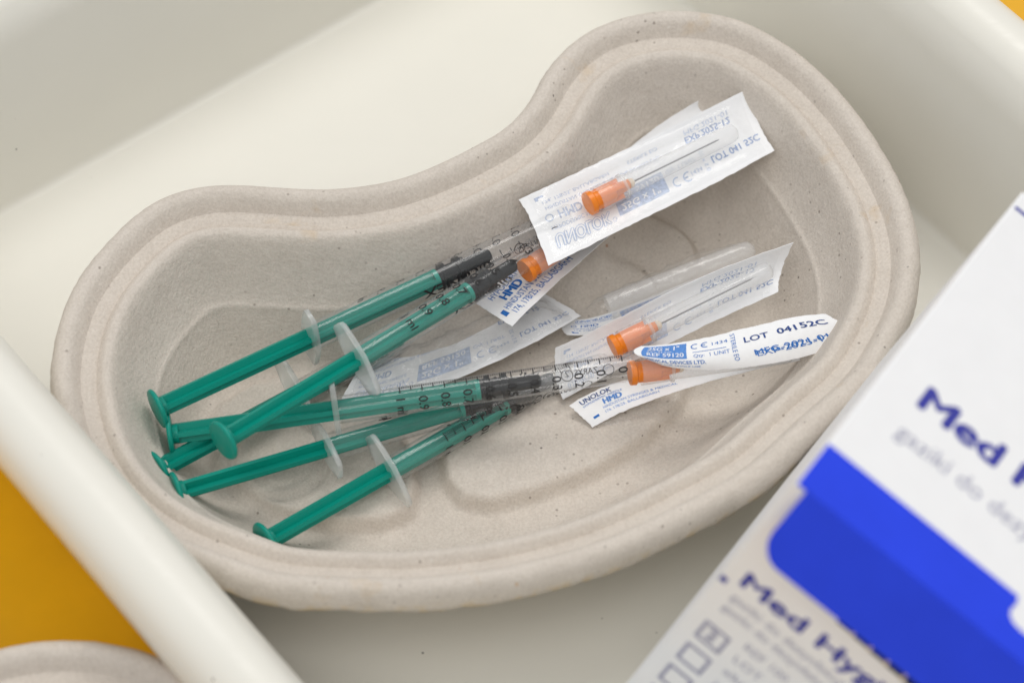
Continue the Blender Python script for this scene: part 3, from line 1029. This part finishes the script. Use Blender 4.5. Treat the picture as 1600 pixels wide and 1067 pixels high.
# the labelled package at the right: two peeled paper halves with the hub between them
def labelled_pack():
    sh = Sheet([(33.0, -27.5, 28.5), (45.1, -29.2, 27.0), (63.0, -26.2, 26.0), (82.1, -19.7, 26.0)],
               [(29.0, -26.5, 30.0), (44.4, -26.9, 29.5), (60.7, -22.5, 29.0), (79.2, -17.7, 29.0)],
               [(30.6, -23.5, 29.0), (44.3, -21.6, 29.0), (59.4, -17.0, 29.0), (74.7, -14.7, 30.0)])
    origin = sh.at(0.5, 0.5)
    e = thing('needle_package', 'needle package peeled open, blue printed label up, orange hub on the graduated syringe', 'needle package', origin, 'needle packages in the kidney dish')
    paper = build_paper(sh, 'paper_backing', e, origin, 31.0, ragged=0.02)
    q = Print()
    q.rect(2.2, 8.6, 17.0, 18.6, 2)
    q.word('25G x 1"', 4.0, 14.9, 2.8, 10.5, 3, 0, 0.02)
    q.word('REF 59120', 4.0, 10.0, 2.9, 12.0, 3, 0, 0.015)
    q.word('0.5 x 25 mm', 4.0, 13.2, 1.1, 8.0, 3)
    q.word('MEDICAL DEVICES LTD.', 2.4, 4.6, 2.7, 20.5, 1, 0, 0.01)
    q.word('ONLY FOR SINGLE USE', 3.0, 2.2, 1.2, 18.0, 1)
    q.ring(20.0, 16.0, 1.5, 0.4, 0, 60, 300); q.ring(23.4, 16.0, 1.5, 0.4, 0, 60, 300); q.rect(22.2, 15.8, 23.4, 16.2, 0)
    q.word('1434', 25.6, 15.0, 1.7, 5.2, 1)
    q.rect(19.0, 12.4, 30.0, 12.7, 1)
    q.word('Qty:', 19.2, 9.2, 2.1, 3.6, 1); q.word('1 UNIT', 24.5, 9.2, 2.1, 6.5, 1)
    q.word('STERILE EO', 31.8, 18.6, 1.6, 14.5, 1, -math.pi / 2)
    q.word('LOT', 36.0, 12.6, 2.9, 7.6, 4, 0, 0.02); q.word('041', 46.5, 12.9, 2.9, 5.6, 4, 0, 0.03); q.word('52C', 53.5, 13.2, 3.1, 7.5, 4, 0, 0.03)
    q.word('MFG-2021-01', 38.0, 5.2, 2.9, 20.5, 1, 0, 0.012)
    q.word('EXP-2025-12', 38.5, 4.5, 2.9, 20.5, 1, 0, 0.0)
    lay_print(sh, paper, origin, 31.0, 0.25, False, 64.0, q)
    # the lower half
    s2 = Sheet([(19.3, -32.9, 9.0), (30.7, -28.3, 12.0), (47.6, -24.2, 16.0), (68.9, -21.6, 21.0)],
               [(16.6, -30.2, 10.0), (29.3, -24.1, 12.0), (47.0, -22.1, 16.0), (69.0, -19.9, 21.0)],
               [(13.7, -27.9, 11.0), (28.5, -21.3, 13.0), (46.1, -20.5, 17.0), (68.9, -18.7, 22.0)])
    p2 = build_paper(s2, 'paper_backing', e, origin, 37.0, ragged=0.03)
    q = Print()
    q.word('UNOLOK', 2.6, 15.0, 3.6, 10.0, 4, 0, 0.01)
    q.word('HYPODERMIC NEEDLE', 2.6, 12.8, 1.5, 13.0, 1)
    q.word('HMD', 9.0, 8.6, 3.8, 6.0, 2, 0, 0.03)
    q.word('HINDUSTAN SYRINGES & MEDICAL', 8.0, 6.0, 1.8, 22.0, 2)
    q.word('174, 178/25, BALLABGARH', 8.0, 3.4, 1.6, 17.0, 2)
    q.rect(3.0, 3.6, 5.4, 5.0, 0)
    lay_print(s2, p2, origin, 37.0, 0.25, False, 56.0, q)
    build_needle(e, origin, (27.9, -27.9, 24.0), (55.0, -22.4, 22.0), 6.0, 40.0)
    s3 = Sheet([(23.1, -32.6, 6.5), (35.4, -30.7, 7.0), (54.2, -21.4, 9.0), (73.9, -17.1, 14.0)],
               [(21.5, -31.4, 8.0), (33.9, -27.6, 9.0), (52.5, -20.6, 12.0), (73.7, -16.6, 17.0)],
               [(21.5, -29.5, 9.0), (33.9, -25.6, 11.0), (52.3, -21.3, 15.0), (73.5, -16.6, 20.0)])
    build_film(s3, 'clear_film', e, origin, 41.0, 1.0, u0=0, u1=1, crumple=0.4)
labelled_pack()

# ------------------------------------------------------------------ the carton
def build_carton():
    (corner, axes) = ((55.3, -131.5, 126.0), ((0.7755, -0.5410, -0.3255), (0.5011, 0.8410, -0.2041), (0.3841, -0.0048, 0.9233)))
    ax = [Vector(a) for a in axes]
    W, D, H = 92.0, 112.0, 84.0
    base = Vector(corner)
    e = thing('medical_carton', 'white and blue carton leaning in the tray, violet lettering on two faces', 'carton', base)
    e.rotation_mode = 'QUATERNION'
    e.rotation_quaternion = Matrix(ax).transposed().to_quaternion()
    def box(name, x0, x1, y0, y1, z0, z1, mat, parent=e, bevel=0.0):
        vs = [(x, y, z) for x in (x0, x1) for y in (y0, y1) for z in (z0, z1)]
        fs = [(0, 1, 3, 2), (4, 6, 7, 5), (0, 4, 5, 1), (2, 3, 7, 6), (0, 2, 6, 4), (1, 5, 7, 3)]
        ob = make_obj(name, vs, fs, mat, None, smooth=False)
        fix_normals(ob)
        if bevel:
            bm = bmesh.new(); bm.from_mesh(ob.data)
            bmesh.ops.bevel(bm, geom=bm.edges[:], offset=bevel * MM, segments=3, affect='EDGES')
            bm.to_mesh(ob.data); bm.free()
        ob.parent = parent
        return ob
    body = box('carton_body', 0, W, 0, D, -H, 0, M['card'], bevel=0.7)
    # blue closing flap: a strip on the top face and a tongue with round corners folded down the front
    t = 0.5
    def slab(outline, to3, normal, thick):
        n = len(outline)
        a = [Vector(to3(u, v)) for u, v in outline]
        b = [p + Vector(normal) * thick for p in a]
        fs = [tuple(range(n)), tuple(reversed(range(n, 2 * n)))] + [(k, (k + 1) % n, n + (k + 1) % n, n + k) for k in range(n)]
        return a + b, fs
    top_out = [(0.35, 0.1), (W - 0.4, 0.1), (W - 0.4, 7.0), (52.0, 7.0), (50.0, 7.4), (48.6, 8.6), (48.2, 10.4), (48.6, 12.0), (48.0, 13.9), (0.35, 13.9)]
    vs, fs = slab(top_out, lambda u, v: (u, v, 0.04), (0, 0, 1), 0.3)
    strip = local(vs, fs, 'blue_flap', M['card_blue'], e)
    for p in strip.data.polygons: p.use_smooth = False
    rr = 5.5
    x0, zb = 2.6, -15.2
    tongue = [(x0, 0.34)]
    for k in range(9):
        a = math.radians(180 + 90 * k / 8)
        tongue.append((x0 + rr + rr * math.cos(a), zb + rr + rr * math.sin(a)))
    tongue += [(W - 2.6, zb), (W - 2.6, 0.34)]
    vs, fs = slab(tongue, lambda u, v: (u, 0.42 - 0.45 * (0.34 - v), v), (0, -1, 0), 0.5)
    to = local(vs, fs, 'blue_tongue', M['card_blue'], strip)
    for p in to.data.polygons: p.use_smooth = False
    # tear perforation below the tongue; shade inside the slots painted as black plates
    for k in range(14):
        xs = 24.0 + k * 4.4
        q = box('perforation_slot', xs, xs + 3.7, -0.12, -0.04, -23.6 - 0.32 * k, -20.0, M['card_shade'], body)
        box('perforation_nib', xs + 3.7, xs + 4.1, -0.16, -0.05, -24.0 - 0.32 * k, -20.2, M['card_raw'], body)
    # lettering
    a = Print()
    a.word('Med Hygiene', (9.84, 38.33)[0], (9.84, 38.33)[1], 7.0, 62.0, 0, 0, 0.05)
    a.word('gaziki do dezynfekcji', (9.52, 28.26)[0], (9.52, 28.26)[1] - 0.5, 4.6, 50.0, 1, 0, 0.0)
    a.rect(0.8, 104.6, 60.0, 105.6, 0)
    a.build('printed_text', lambda u, v, k: (u, v, 0.06 + k), [M['card_ink'], M['card_grey']], body)
    b = Print()
    zt = -33.2
    b.word('Med Hygiene', 4.6, zt, 4.9, 49.0, 0, 0, 0.045)
    b.word('gaziki do dezynfekcji', 4.8, zt - 5.2, 2.5, 29.0, 1)
    b.word('gaziki do dezynfekcji skory', 4.8, zt - 9.2, 2.5, 36.0, 1)
    for k in range(4):
        z = -48.0 - k * 9.0
        b.frame(4.0, z - 6.4, 10.6, z, 0.9, 1)
    b.word('2', 5.9, -52.6, 3.6, None, 1, 0, 0.05)
    for k in range(5):
        b.word(('REF 100', 'LOT', 'alkohol izopropylowy 70%', 'jednorazowego uzytku', 'sterylne')[k], 13.6, -48.0 - k * 5.0, 2.4, (11, 7, 40, 34, 14)[k], 1)
    b.rect(0.5, -36.0, 2.2, -34.2, 0)
    b.build('printed_text', lambda u, v, k: (u, -0.06 - k, v), [M['card_ink'], M['card_grey']], body)
build_carton()
